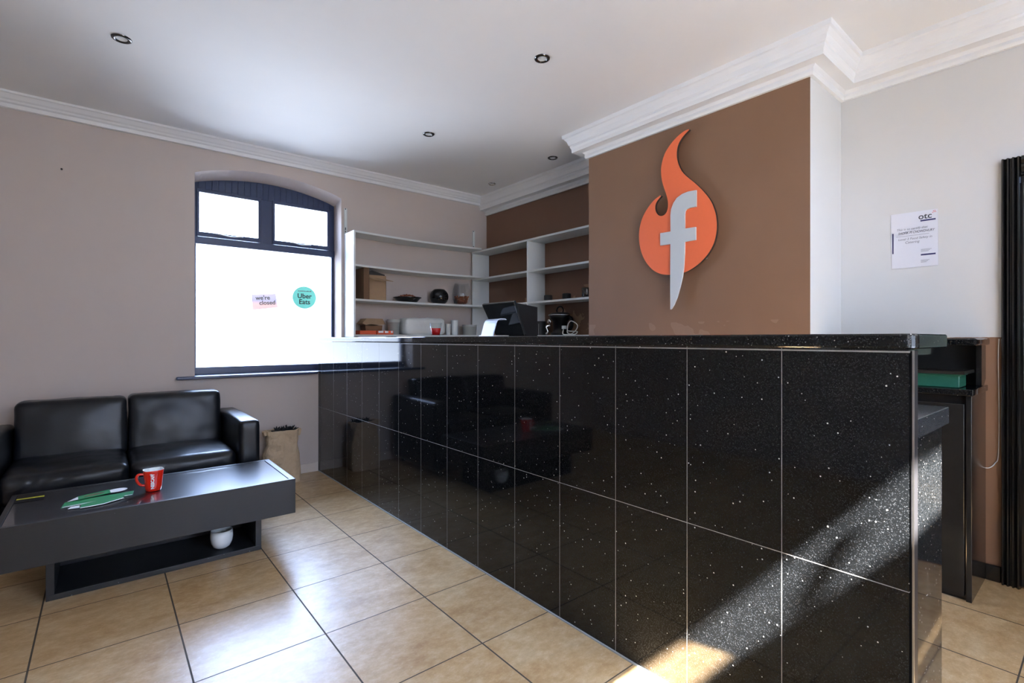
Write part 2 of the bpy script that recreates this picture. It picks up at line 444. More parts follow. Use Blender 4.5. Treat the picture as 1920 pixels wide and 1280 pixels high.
# window wall with a segmental-arched opening
WX0, WX1, WZ0 = 0.558, 1.727, 0.905
def arch(u):   # u 0..1 across the opening
    return 2.515 + 0.10 * math.sin(PI * u) ** 0.8
bm = bmesh.new()
box(bm, XL - .2, WX0, D, D + .28, 0, ZC); box(bm, WX1, XR + .25, D, D + .28, 0, ZC); box(bm, WX0, WX1, D, D + .28, 0, WZ0)
NA = 24
for k in range(NA):
    u0, u1 = k / NA, (k + 1) / NA
    x0, x1 = WX0 + (WX1 - WX0) * u0, WX0 + (WX1 - WX0) * u1
    SL = .055   # the soffit drops a little towards the frame
    v = [bm.verts.new(p) for p in ((x0, D, arch(u0)), (x1, D, arch(u1)), (x1, D, ZC), (x0, D, ZC), (x0, D + .28, arch(u0) - SL), (x1, D + .28, arch(u1) - SL), (x1, D + .28, ZC), (x0, D + .28, ZC))]
    for f in ((0, 1, 2, 3), (7, 6, 5, 4), (0, 4, 5, 1), (3, 2, 6, 7)): bm.faces.new([v[i] for i in f])
struct('wall_back', bm, M_pink)
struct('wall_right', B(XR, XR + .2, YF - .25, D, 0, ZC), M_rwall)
struct('wall_left', B(XL - .2, XL, YF - .25, D, 0, ZC), M_pink)
# chimney breast: brown face, white returns
bm = bmesh.new(); box(bm, XB, XR, YB0, YB1, 0, ZC)
for f in bm.faces:
    f.material_index = 0 if f.calc_center_median().x < XB + .001 else 1
struct('wall_chimney', bm, [M_brown, M_white])
# shop front behind the camera
bm = bmesh.new()
box(bm, XL, -.2, YF - .05, YF, 0, ZC); box(bm, 2.9, XR, YF - .05, YF, 0, ZC)
box(bm, -.2, 2.9, YF - .05, YF, 0, .3); box(bm, 1.80, 2.9, YF - .05, YF, .3, 1.47); box(bm, -.2, 2.9, YF - .05, YF, 2.60, ZC)
struct('wall_front', bm, M_white)
# shop window frame, glass, added shadow bar, sun masks and blinds
bm = bmesh.new()
box(bm, -.2, 2.9, YF - .05, YF - .001, 2.27, 2.335)
for xx in (-.2, 2.84): box(bm, xx, xx + .06, YF - .05, YF - .001, .3, 2.60)
win2 = struct('window_2', bm, M_gloss_black)
o = obj('pane', B(-.14, 2.84, YF - .035, YF - .03, .31, 2.27), M_clear, win2)
bm = bmesh.new(); tube(bm, [(0.978, YF + .02, 2.445), (0.94, YF + .02, 2.335)], .018, 8)  # unseen bar added to cast the slanting shadow streak on the counter
obj('window_stay', bm, M_gloss_black, win2)
struct('wall_sun_mask', B(2.15, 2.838, YF - .05, YF, 2.336, 2.599), M_white)  # unseen panel added to end the sun band on the right
box_ = B(-.138, .46, YF - .05, YF, 2.336, 2.599); struct('wall_sun_mask', box_, M_white)  # unseen panel added to cut off the sun band on the left
bl = obj('added_blind', B(1.26, 2.86, YF + .002, YF + .006, 1.47, 2.335), M_added_blind)  # added out of view to stop the sun above the clear opening
tag(bl, 'unseen white blind added behind the viewer, half lowered to block the sun', 'blind')
bl = obj('added_blind', B(-.16, 1.25, YF + .002, YF + .006, .31, 2.335), M_added_blind)  # added out of view to stop the sun and give soft fill
tag(bl, 'unseen white blind added behind the viewer, fully lowered to diffuse daylight', 'blind')

# cornices
P_RIGHT = [(0.0, 2.615), (.018, 2.615), (.024, 2.63), (.022, 2.648), (.036, 2.662), (.094, 2.664), (.096, 2.69), (.104, 2.705), (.104, 2.717), (.112, 2.722), (.122, 2.75), (.138, 2.77), (.148, 2.775), (.150, ZC), (0, ZC)]
P_BACK = [(0.0, 2.712), (.028, 2.712), (.034, 2.735), (.05, 2.742), (.056, 2.752), (.07, 2.76), (.09, 2.782), (.10, 2.785), (.10, ZC), (0, ZC)]
def sweep(bm, path, prof):
    n = len(path); rings = []
    for i in range(n):
        p = Vector(path[i])
        def nrm(a, b):
            d = (Vector(b) - Vector(a)).normalized(); return Vector((-d.y, d.x))
        if i == 0: m = nrm(path[0], path[1])
        elif i == n - 1: m = nrm(path[-2], path[-1])
        else:
            a, b = nrm(path[i - 1], path[i]), nrm(path[i], path[i + 1])
            m = (a + b); m = m / m.dot(a)
        rings.append([bm.verts.new((p.x + m.x * q, p.y + m.y * q, z)) for q, z in prof])
    for a, b in zip(rings, rings[1:]):
        for k in range(len(prof)): bm.faces.new((a[k], a[(k + 1) % len(prof)], b[(k + 1) % len(prof)], b[k]))
    bm.faces.new(rings[0]); bm.faces.new(rings[-1][::-1])
bm = bmesh.new()
sweep(bm, [(XR, YF), (XR, YB0), (XB, YB0), (XB, YB1), (XR, YB1), (XR, D)], P_RIGHT)
struct('trim_1', bm, M_cornice)
bm = bmesh.new(); sweep(bm, [(XR, D), (XL, D)], P_BACK)
struct('trim_2', bm, M_cornice)
bm = bmesh.new(); sweep(bm, [(XL, D), (XL, YF)], P_BACK)
struct('trim_3', bm, M_cornice)
# skirtings
struct('baseboard_back', B(XL, 1.512, D - .014, D, 0, .082), M_skirt_white, bevel=.003)
struct('baseboard_right', B(XR - .016, XR, .365, .42, 0, .078), M_gloss_black, bevel=.003)

# ------------------------------------------------------------------ window in the back wall
WY = D + .19
bm = bmesh.new()
box(bm, WX0, WX1, WY - .02, WY + .06, WZ0, .965)                  # bottom rail
box(bm, WX0 - .0, .590, WY, WY + .05, .965, 1.99); box(bm, 1.702, WX1, WY, WY + .05, .965, 1.99)
box(bm, WX0, WX1, WY - .012, WY + .05, 1.985, 2.045)              # transom
for k in range(NA):                                               # arched head
    u0, u1 = k / NA, (k + 1) / NA
    x0, x1 = WX0 + (WX1 - WX0) * u0, WX0 + (WX1 - WX0) * u1
    prism(bm, [(x0, WY, 2.43), (x1, WY, 2.43), (x1, WY, arch(u1) - .03), (x0, WY, arch(u0) - .03)], (0, .05, 0))
box(bm, WX0, .604, WY, WY + .05, 2.045, 2.43); box(bm, 1.668, WX1, WY, WY + .05, 2.045, 2.43)
box(bm, 1.066, 1.185, WY, WY + .05, 2.045, 2.43)
win = struct('window_1', bm, M_frame, bevel=.003)
bm = bmesh.new()
for a, b in ((.592, 1.078), (1.172, 1.680)):                      # opening top lights
    box(bm, a, b, WY - .014, WY + .01, 2.048, 2.085); box(bm, a, b, WY - .014, WY + .01, 2.412, 2.44)
    box(bm, a, a + .02, WY - .014, WY + .01, 2.085, 2.412); box(bm, b - .022, b, WY - .014, WY + .01, 2.085, 2.412)
obj('top_light_sash', bm, M_frame, win, bevel=.003)
for a, b in ((.61, 1.058), (1.19, 1.66)):
    obj('pane', B(a, b, WY + .012, WY + .018, 2.08, 2.415), M_clear, win)
obj('pane', B(.588, 1.704, WY + .012, WY + .018, .963, 1.988), M_clear, win)
for a, b in ((.73, .93), (1.32, 1.50)):
    bm = bmesh.new(); tube(bm, spline([(a, WY - .02, 2.078), (a + .03, WY - .045, 2.072), ((a + b) / 2, WY - .045, 2.063), (b - .02, WY - .045, 2.070), (b, WY - .02, 2.074)], 5), .006, 8)
    obj('window_stay', bm, M_steel, win, smooth=True)
# sill
bm = bmesh.new(); box(bm, .435, 1.50, D - .045, D, .882, .905); box(bm, WX0 + .001, WX1 - .001, D, WY - .02, .882, .906)
obj('window_sill', bm, M_frame, win, bevel=.006, seg=3)

# stickers on the lower pane
t_ = NT('glowing_teal_vinyl'); t_.set(Base_Color=srgb(110, 205, 195), Roughness=.4, Emission_Color=(0.17, 0.62, 0.56, 1), Emission_Strength=.3); M_teal = t_.m  # weak emission imitates daylight shining through the vinyl
t_ = NT('glowing_poster')
_P, _x, _y, _z = t_.pos(); _f = t_.math('DIVIDE', t_.math('SUBTRACT', _z, 1.45), .16, True)
_c = t_.ramp(_f, [(0.0, srgb(232, 205, 205)), (.35, srgb(246, 214, 214)), (.55, srgb(205, 203, 228)), (1.0, srgb(222, 216, 238))])
t_.set(Base_Color=_c, Emission_Color=_c, Emission_Strength=.34, Roughness=.5); M_poster = t_.m  # emission stands in for daylight coming through the paper
st = thing('window_sticker', 'round teal delivery sticker on the frosted lower window pane', 'sticker', (1.452, WY, 1.585))
bm = bmesh.new()
n = 48; prism(bm, [(.106 * math.cos(2 * PI * k / n), .004, .104 * math.sin(2 * PI * k / n)) for k in range(n)], (0, .005, 0))
st = obj('disc', bm, M_teal, st)
text('lettering', 'Uber', .062, (0, .002, .012), (1, 0, 0), (0, 0, 1), M_ink, st, bold=.001)
text('lettering', 'Eats', .062, (0, .002, -.042), (1, 0, 0), (0, 0, 1), M_ink, st, bold=.001)
bm = bmesh.new()
for k in range(9): box(bm, -.058 + k * .0135, -.050 + k * .0135 + random.random() * .003, .001, .0035, .055, .062 + random.random() * .004)
obj('small_print', bm, M_inkl, st)
st = thing('window_poster', 'small pale pink and lilac poster taped crookedly to the frosted pane', 'poster', (1.11, WY, 1.535))
bm = bmesh.new(); prism(bm, [(-.105, .004, .053), (.092, .004, .072), (.110, .004, -.052), (-.096, .004, -.082)], (0, .005, 0))
st = obj('sheet', bm, M_poster, st)
text('lettering', "we're", .052, (-.015, .002, .028), (1, 0, .08), (-.08, 0, 1), M_inkl, st, bold=.0012)
text('lettering', 'closed', .052, (.022, .002, -.014), (1, 0, .08), (-.08, 0, 1), M_inkl, st, bold=.0012)

# ------------------------------------------------------------------ bar counter
BX = 1.515; BY0, BY1 = .32, D
bar = thing('bar_counter', 'long black sparkly granite tiled bar counter with a raised slab top', 'counter', (BX, BY0, 0))
obj('front_panel', B(BX, BX + .042, BY0 + .002, BY1 - .002, 0, 1.174), M_granite, bar, world=True)
obj('end_panel', B(BX + .004, BX + .042, BY0 - .006, BY0 + .001, 0, 1.17), plain('grey_end_strip', (0.008, 0.0075, 0.0085, 1), 0.6, Specular_IOR_Level=0.2), bar, world=True)
obj('corner_trim', B(BX - .0012, BX + .0015, BY0 - .008, BY0 - .004, 0, 1.172), M_steel, bar, world=True, label='thin bright metal edge trim')
bm = bmesh.new()
R_ = .035; pts = []
for k in range(7):
    a = PI + k / 6 * PI / 2
    pts.append((BX - .006 + R_ + R_ * math.cos(a), BY0 - .012 + R_ + R_ * math.sin(a), 1.175))
pts += [(1.86, BY0 - .012, 1.175), (1.86, BY1 - .002, 1.175), (BX - .006, BY1 - .002, 1.175)]
prism(bm, pts, (0, 0, .038))
obj('slab_top', bm, M_granite_slab, bar, world=True, bevel=.006, seg=3)
obj('support_strip', B(BX + .045, 1.745, BY0 + .004, BY1 - .3, 1.158, 1.174), M_granite_slab, bar, world=True)
obj('base_bead', B(BX - .006, BX, BY0, BY1 - .01, 0, .006), plain('grey_sealant', (0.35, 0.38, 0.38, 1), .4), bar, world=True, label='thin grey sealant bead along the floor')

wt = thing('worktop', 'low speckled grey-black worktop behind the end of the bar', 'worktop', (1.78, BY0, .943))
obj('slab', B(BX + .045, 1.972, BY0 + .003, 4.15, .945, .995), M_worktop, wt, world=True, bevel=.002)
cbn = thing('base_cabinet', 'black glossy cabinet under the low worktop at the bar end', 'cabinet', (1.75, BY0, 0))
obj('side_panel', B(BX + .045, 1.925, BY0 + .012, BY0 + .03, 0, .944), M_granite_slab, cbn, world=True)
obj('carcass', B(BX + .045, 1.90, BY0 + .031, 4.1, .0, .944), M_blackm, cbn, world=True)

# back cabinet against right wall
bc = thing('back_cabinet', 'black back-bar cabinet with a raised shelf beside the brown dado', 'cabinet', (3.23, .42, 0))
YE = 1.05
obj('side_panel', B(3.042, XR - .002, .42, .44, 0, .94), M_gloss_black, bc, world=True, bevel=.002)
obj('carcass', B(3.062, XR - .002, .441, YE, .0, .94), M_gloss_black, bc, world=True)
obj('door', B(3.042, 3.060, .446, YE, .02, .90), M_gloss_black, bc, world=True, bevel=.002)
obj('counter_slab', B(3.02, XR - .002, .412, YE, .941, .97), M_granite_slab, bc, world=True, bevel=.003)
bm = bmesh.new(); prism(bm, [(3.10, .42, 1.165), (XR - .002, .42, 1.165), (XR - .002, .42, .972), (3.36, .42, .972), (3.10, .42, 1.02)], (0, .02, 0))
bm = bmesh.new(); prism(bm, [(3.30, .42, 1.168), (XR - .002, .42, 1.168), (XR - .002, .42, 1.0), (3.37, .42, .972), (3.30, .42, .972)], (0, .02, 0))
obj('upper_side_panel', bm, M_gloss_black, bc, world=True)
obj('back_board', B(XR - .02, XR - .004, .441, YE, .971, 1.168), M_blackm, bc, world=True)
obj('top_slab', B(3.04, XR - .002, .405, YE, 1.169, 1.203), M_granite_slab, bc, world=True, bevel=.008, seg=3)
gb = thing('green_box', 'dark green plastic box on the back-bar cabinet counter', 'box', (3.16, .55, .971))
obj('body', B(3.08, 3.24, .468, .70, .971, 1.030), M_green_d, gb, world=True, bevel=.004)
bm = bmesh.new(); box(bm, 3.074, 3.246, .462, .706, 1.026, 1.034); obj('rim', bm, M_green_d, gb, world=True, bevel=.002)
tr = thing('baking_tray', 'dark metal tray lying on top of the green box', 'tray', (3.16, .58, 1.0345))
bm = bmesh.new()
prism(bm, [(3.04, .45, 1.036), (3.28, .45, 1.036), (3.28, .80, 1.036), (3.04, .80, 1.036)], (0, 0, .004))
for a in ((3.034, 3.040, .444, .806), (3.28, 3.286, .444, .806)): box(bm, a[0], a[1], a[2], a[3], 1.036, 1.050)
for a in ((.444, .450), (.80, .806)): box(bm, 3.04, 3.28, a[0], a[1], 1.036, 1.050)
obj('pan', bm, plain('dark_tray_metal', (.03, .028, .026, 1), .35, .6), tr, world=True)

# door frame on the right wall, glossy black with fluted moulding
fr = bmesh.new()
def flute(y0, w_):
    pr = [(0, 0)]
    for k in range(4):
        b = k / 4
        pr += [(.018 + .006 * (k % 2), b + .02), (.034, b + .08), (.034, b + .15), (.018, b + .22)]
    pr += [(0, 1)]
    return [(XR - p, y0 - b * w_) for p, b in pr]
pr = flute(.365, .072)
prism(fr, [(x, y, 0) for x, y in pr], (0, 0, 2.075))
pr2 = [(XR - p, z) for p, z in [(0, 2.075), (.03, 2.075), (.036, 2.055), (.024, 2.04), (.034, 2.02), (.02, 2.0), (.03, 1.985), (0, 1.985)]]
prism(fr, [(x, .293, z) for x, z in pr2], (0, -.85, 0))
prism(fr, [(x, y - .92, 0) for x, y in pr], (0, 0, 2.075))
dr = struct('door_1', fr, M_gloss_black)
obj('door_leaf', B(XR - .010, XR - .001, -.55, .293, .01, 1.985), M_gloss_black, dr)
t_ = NT('greenish_door_glass'); _P, _x, _y, _z = t_.pos(); t_.set(Base_Color=t_.mix(t_.noise(_P, 8, 2), srgb(82, 98, 94), srgb(120, 138, 132)), Roughness=.12); M_dglass = t_.m
obj('door_glass', B(XR - .014, XR - .0105, -.45, .286, .95, 1.95), M_dglass, dr)

cb = bmesh.new()
tube(cb, spline([(XR - .005, .372, 1.20), (XR - .006, .3745, 1.1), (XR - .005, .372, .85), (XR - .006, .374, .63), (XR - .006, .385, .585), (XR - .006, .405, .558), (XR - .006, .43, .555), (XR - .006, .452, .565), (XR - .006, .47, .562)], 6), .0022, 6)
cbo = obj('wall_cable', cb, M_wire, None, smooth=True)
tag(cbo, 'thin white cable looping down the brown dado beside the black door frame', 'cable')

# ------------------------------------------------------------------ certificate
ct = thing('certificate', 'white printed certificate stuck on the white wall above the dado', 'certificate', (XR, .706, 1.742))
A = -.004
bm = bmesh.new(); prism(bm, [(-.001, .103, .152), (-.001, -.101, .148), (-.001, -.103, -.152), (-.001, .099, -.152)], (-.0022, 0, 0))
ct = obj('sheet', bm, M_certp, ct)
XA, YA = (0, -1, 0), (0, 0, 1)
text('lettering', 'otc', .044, (A, -.048, .118), XA, YA, M_ink, ct, ext=.0003, bold=.0004)
bm = bmesh.new()
for a_, b_ in ((0, 0), (.006, .003), (.003, .008), (.009, .009), (.012, .002)): box(bm, A, A + .001, -.082 - a_, -.078 - a_, .130 + b_, .134 + b_)
obj('logo_dots', bm, plain('coral_print', srgb(220, 130, 130), .5), ct)
for (y0, y1, z0, z1) in ((-.028, -.092, .092, .100), (-.030, -.092, -.092, -.084), (.096, .090, -.068, .045)):
    obj('navy_bar', B(A, A + .001, min(y0, y1), max(y0, y1), z0, z1), M_navy, ct)
text('lettering', 'This is to certify that', .016, (A, .010, .060), XA, YA, M_inkl, ct, ext=.0002, shear=.3)
text('lettering', 'SHOFIK M CHOWDHURY', .0185, (A, -.008, .040), XA, YA, M_ink, ct, ext=.0002, shear=.3, sx=.74)
obj('rule', B(A, A + .001, -.065, .078, .0225, .0238), M_inkl, ct)
text('lettering', 'Level 2 Food Safety in', .0165, (A, -.004, .006), XA, YA, M_inkl, ct, ext=.0002, shear=.2)
text('lettering', 'Catering', .018, (A, .008, -.013), XA, YA, M_inkl, ct, ext=.0002, shear=.2)
bm = bmesh.new()
for k in range(3): box(bm, A, A + .001, -.075 + k * .006, -.030, -.060 - k * .0055, -.0582 - k * .0055)
obj('small_print', bm, M_inkl, ct)
bm = bmesh.new()
for k in range(3): box(bm, A, A + .001, -.066 + k * .006, -.030, -.118 - k * .0055, -.1162 - k * .0055)
obj('small_print', bm, M_inkl, ct)

# ------------------------------------------------------------------ flame sign (outline in wall metres on the breast)
FL = [(402,68),(375,78),(335,110),(295,155),(262,210),(245,270),(242,310),(247,360),(260,405),(272,440),(281,480),(281,515),(274,540),(260,557),(242,563),(225,556),(213,538),(209,518),(212,495),(222,475),(236,458),(242,450),(238,446),(228,453),(205,470),(180,498),(155,535),(133,580),(120,630),(116,680),(120,730),(133,780),(155,825),(185,862),(215,884),(250,896),(290,899),(340,895),(390,880),(440,850),(485,810),(520,765),(545,715),(558,660),(561,610),(556,560),(545,520),(528,480),(500,440),(465,402),(430,370),(390,338),(362,308),(343,270),(333,230),(334,185),(343,150),(360,120),(380,95),(400,74)]
FF = [(445,416),(445,510),(410,516),(390,525),(381,537),(379,555),(379,636),(442,626),(442,700),(379,711),(378,770),(373,860),(366,910),(352,970),(335,1030),(318,1070),(305,1092),(298,1097),(297,1000),(298,724),(240,732),(240,662),(299,652),(298,560),(302,525),(315,490),(335,460),(365,438),(400,424)]
def rect_wall(pts, xw):
    """rectified drawing of the sign: the sheet's own y (along the wall) and z (height) in metres"""
    out = []; s_, c_ = math.sin(YAW), math.cos(YAW)
    for a, b in pts:
        u = (1160 + a / 3.047 - 960) / 933.0; v = (635 - (220 + b / 3.047)) / 933.0
        k = xw / (s_ + c_ * u); out.append((k * (c_ - s_ * u), CAM_H + k * v))
    return out
XS = XB - .045
fo = rect_wall(FL, XS)
sg = thing('wall_sign', 'orange flame shaped sign with a pale knife-like f on the brown chimney breast', 'sign', (XB, 1.72, 1.3))
def sheet(bm, pts, x0, x1, smooth_n=3):
    pp = [Vector((0, a, b)) for a, b in pts]
    if smooth_n > 1:
        q = []
        m = len(pp)
        for i in range(m):
            p0, p1, p2, p3 = pp[i - 1], pp[i], pp[(i + 1) % m], pp[(i + 2) % m]
            for k in range(smooth_n):
                t = k / smooth_n
                q.append(0.5 * ((2 * p1) + (p2 - p0) * t + (2 * p0 - 5 * p1 + 4 * p2 - p3) * t * t + (3 * p1 - p0 - 3 * p2 + p3) * t ** 3))
        pp = q
    prism(bm, [(x0, p.y, p.z) for p in pp], (x1 - x0, 0, 0))
    for f in bm.faces:
        if abs(f.normal.x) < .5: pass
bm = bmesh.new(); sheet(bm, fo, XS, XS + .02); bm.normal_update()
for f in bm.faces: f.material_index = 0 if len(f.verts) > 6 else 1
bm.normal_update(); bmesh.ops.triangulate(bm, faces=[f for f in bm.faces if len(f.verts) > 6])
obj('flame', bm, [M_orange, M_signedge], sg, world=True)
bm = bmesh.new(); sheet(bm, rect_wall(FF, XS - .006), XS - .012, XS - .0005, 1)
bm.normal_update(); bmesh.ops.triangulate(bm, faces=[f for f in bm.faces if len(f.verts) > 6])
obj('letter_f', bm, M_signgrey, sg, world=True)
for a, b in ((1.80, 2.0), (1.66, 1.72), (1.86, 1.6)):
    obj('standoff', B(XS + .021, XB - .001, a - .015, a + .015, b - .015, b + .015), M_steel, sg, world=True)

# ------------------------------------------------------------------ downlights
def downlight(x, y, r, mat, label):
    t = thing('ceiling_downlight', label, 'light', (x, y, ZC), 0, 'recessed ceiling downlights')
    bm = bmesh.new(); lathe(bm, [(r * .56, .0), (r * .58, -.004), (r * .80, -.008), (r * .97, -.005), (r, 0)], 36)
    obj('bezel', bm, mat, t, smooth=True)
    bm = bmesh.new(); lathe(bm, [(r * .62, -.001), (r * .52, -.0035), (r * .45, -.0015), (0, -.0012)], 32)
    obj('lamp', bm, M_lens, t, smooth=True)
downlight(.075, 3.37, .046, M_nickel, 'round chrome downlight in the ceiling nearest the left edge, far left of the others')
downlight(1.935, 2.085, .045, M_nickel, 'round chrome downlight in the ceiling nearest the viewer')
downlight(1.965, 3.42, .045, M_nickel, 'round chrome downlight above the middle of the bar, before the window wall')
downlight(3.07, 3.17, .045, M_nickel, 'small dark chrome downlight in the alcove beside the chimney breast cornice')
downlight(3.10, 4.10, .042, M_chrome, 'small pale chrome downlight in the ceiling corner above the wall shelves')

# ------------------------------------------------------------------ shelves
sl = thing('wall_shelf_unit', 'white open shelf unit on the window wall right of the window', 'shelf unit', (1.76, D, 1.2))
YS = 4.39
obj('side_panel', B(1.752, 1.770, YS, D - .002, 1.216, 2.186), M_shelf, sl, world=True, bevel=.001)
for k, (z0, sag) in enumerate(((2.168, .012), (1.862, .012), (1.548, .006), (1.222, 0))):
    bm = bmesh.new(); N = 12; x0, x1 = 1.7705, 3.18
    for i in range(N):
        a, b = x0 + (x1 - x0) * i / N, x0 + (x1 - x0) * (i + 1) / N
        za = z0 - sag * math.sin(PI * i / N); zb = z0 - sag * math.sin(PI * (i + 1) / N)
        prism(bm, [(a, YS, za), (b, YS, zb), (b, YS, zb + .018), (a, YS, za + .018)], (0, D - .002 - YS, 0))
    bmesh.ops.remove_doubles(bm, verts=bm.verts, dist=1e-5)
    obj('shelf', bm, M_shelf, sl, world=True)
sr = thing('wall_shelf_unit', 'white open shelf unit on the brown alcove wall, beside the chimney breast', 'shelf unit', (XR, 3.6, 1.2))
XS0 = 3.19
obj('side_panel', B(XS0, XR - .002, 4.575, 4.593, .9, 2.15), M_shelf, sr, world=True, bevel=.001)
obj('side_panel', B(XS0, XR - .002, 3.640, 3.658, .9, 2.15), M_shelf, sr, world=True, bevel=.001)
for z0 in (2.151, 1.846, 1.540, 1.216):
    bm = bmesh.new()
    if z0 > 2: box(bm, XS0 - .002, XR - .002, YB1 + .002, 4.596, z0, z0 + .018)
    else:
        box(bm, XS0 - .002, XR - .002, YB1 + .002, 3.639, z0, z0 + .018); box(bm, XS0 - .002, XR - .002, 3.659, 4.574, z0, z0 + .018)
    obj('shelf', bm, M_shelf, sr, world=True)
for x, z1, lb in ((1.765, 2.43, 'white slotted metal bracket above the shelf end nearest the window'), (3.235, 2.42, 'white slotted metal bracket above the shelves, nearest the brown alcove')):
    t = thing('shelf_bracket', lb, 'bracket', (x, D, 2.2), 0, 'brackets above the wall shelves')
    bm = bmesh.new(); zb = 2.1865
    box(bm, x - .014, x - .010, D - .012, D - .001, zb, z1); box(bm, x + .010, x + .014, D - .012, D - .001, zb, z1); box(bm, x - .0135, x + .0135, D - .005, D - .001, zb, z1)
    ch_ = obj('channel', bm, M_shelf, t, world=True)
    for zz in (.06, .14, .19, .93):
        obj('screw_slot', B(x - .004, x + .004, D - .0062, D - .0052, zb + (z1 - zb) * zz + .004, zb + (z1 - zb) * zz + .016), M_blackm, ch_, loc=-t.location)

# ------------------------------------------------------------------ things on the shelves
S3 = 1.5665; S3b = 1.5665
# tall open carton
t = thing('cardboard_box', 'tall open brown carton with loose flaps on the left end of the middle shelf', 'box', (1.99, 4.49, S3 - .003))
bm = bmesh.new(); x0, x1, y0, y1, z0, z1 = -.075, .095, -.06, .07, 0.0, .235
for a in ((x0, x1, y0, y0 + .004), (x0, x1, y1 - .004, y1), (x0, x0 + .004, y0, y1), (x1 - .004, x1, y0, y1)): box(bm, a[0], a[1], a[2], a[3], z0, z1)
box(bm, x0, x1, y0, y1, z0, z0 + .004)
bd_ = obj('body', bm, M_kraft, t)
bm = bmesh.new(); prism(bm, [(x0, y0, z1 - .03), (x1, y0, z1 - .035), (x1 + .05, y0 - .05, z1 - .055), (x0 + .02, y0 - .05, z1 - .05)], (0, 0, .004)); obj('flap', bm, M_kraft, bd_)
bm = bmesh.new(); prism(bm, [(x0, y0 + .002, z1), (x0, y1, z1), (x0 - .005, y1, z1 + .055), (x0 - .005, y0, z1 + .05)], (.004, 0, 0)); obj('flap', bm, M_kraft_d, bd_)
bm = bmesh.new(); prism(bm, [(x0 + .006, y0 + .008, z1 - .02), (x1 - .006, y0 + .008, z1 - .02), (x1 - .01, y0 + .008, z1 + .012), (x0 + .03, y0 + .008, z1 + .042), (x0 + .006, y0 + .008, z1 + .03)], (0, .05, 0)); obj('contents', bm, M_blackm, t, label='black wrapped contents')
cp = obj('cardboard_sheet', B(1.855, 1.908, 4.41, 4.60, S3 - .004, S3 + .292), M_kraft_d); tag(cp, 'folded flat brown cardboard standing left of the tall open carton', 'cardboard')
# bowl with potpourri
t = thing('decorative_bowl', 'wide black bowl of dried petals on the middle shelf', 'bowl', (2.345, 4.50, S3 - .008))
bm = bmesh.new(); lathe(bm, [(0, .0), (.085, .0), (.10, .012), (.125, .040), (.142, .052), (.138, .054), (.118, .042), (.09, .018), (0, .014)], 36); obj('bowl', bm, M_black_glass, t, smooth=True)
bm = bmesh.new(); rnd = random.Random(3)
for k in range(90):
    a = rnd.random() * 6.28; r = .098 * math.sqrt(rnd.random()); z = .038 + .034 * (1 - (r / .105) ** 2) + rnd.random() * .01
    c = Vector((r * math.cos(a), r * math.sin(a), z)); e = Vector((rnd.uniform(-1, 1), rnd.uniform(-1, 1), rnd.uniform(-.4, 1))).normalized() * .016
    f_ = e.cross(Vector((rnd.random(), rnd.random(), rnd.random()))).normalized() * .010
    prism(bm, [c - e, c + f_, c + e, c - f_], e.cross(f_).normalized() * .003)
p = obj('dried_petals', bm, M_petal, t); p['kind'] = 'stuff'
# black globe vase
t = thing('globe_vase', 'round glossy black vase on the middle shelf', 'vase', (2.705, 4.49, S3 - .008))
bm = bmesh.new(); prof = [(0, 0), (.05, 0)] + [(.098 * math.sin(a), .078 - .092 * math.cos(a)) for a in [math.radians(x) for x in range(34, 146, 7)]] + [(.055, .156), (.048, .150), (.06, .135), (.08, .08), (.04, .02), (0, .02)]
lathe(bm, prof, 40); obj('body', bm, M_black_glass, t, smooth=True)
# large glass vase with petals
t = thing('glass_vase', 'large clear tulip shaped glass vase holding dried petals', 'vase', (2.985, 4.49, S3 - .002))
bm = bmesh.new()
outer = [(0, 0), (.055, 0), (.075, .02), (.098, .06), (.103, .10), (.098, .15), (.082, .21), (.074, .235)]
inner = [(r - .003, z) for r, z in outer[::-1][:-2]] + [(.05, .008), (0, .008)]
lathe(bm, outer + inner, 40); obj('body', bm, M_glass, t, smooth=True)
bm = bmesh.new()
for k in range(210):
    a = rnd.random() * 6.28; z = .012 + rnd.random() * .075; R0 = (.048 + .5 * z if z < .06 else .08); r = R0 * math.sqrt(rnd.random()) * .93
    c = Vector((r * math.cos(a), r * math.sin(a), z + .004)); e = Vector((rnd.uniform(-1, 1), rnd.uniform(-1, 1), rnd.uniform(-.5, .5))).normalized() * .012
    f_ = e.cross(Vector((rnd.random(), rnd.random(), rnd.random()))).normalized() * .009
    prism(bm, [c - e, c + f_, c + e, c - f_], e.cross(f_).normalized() * .003)
p = obj('dried_petals', bm, M_petal, t); p['kind'] = 'stuff'
t = thing('small_glass', 'tiny clear glass standing in front of the tulip shaped vase', 'glass', (2.86, 4.412, S3 - .0045))
bm = bmesh.new(); lathe(bm, [(0, 0), (.020, 0), (.024, .05), (.022, .05), (.018, .006), (0, .006)], 24); obj('tumbler', bm, M_glass, t, smooth=True)

S4 = 1.2405
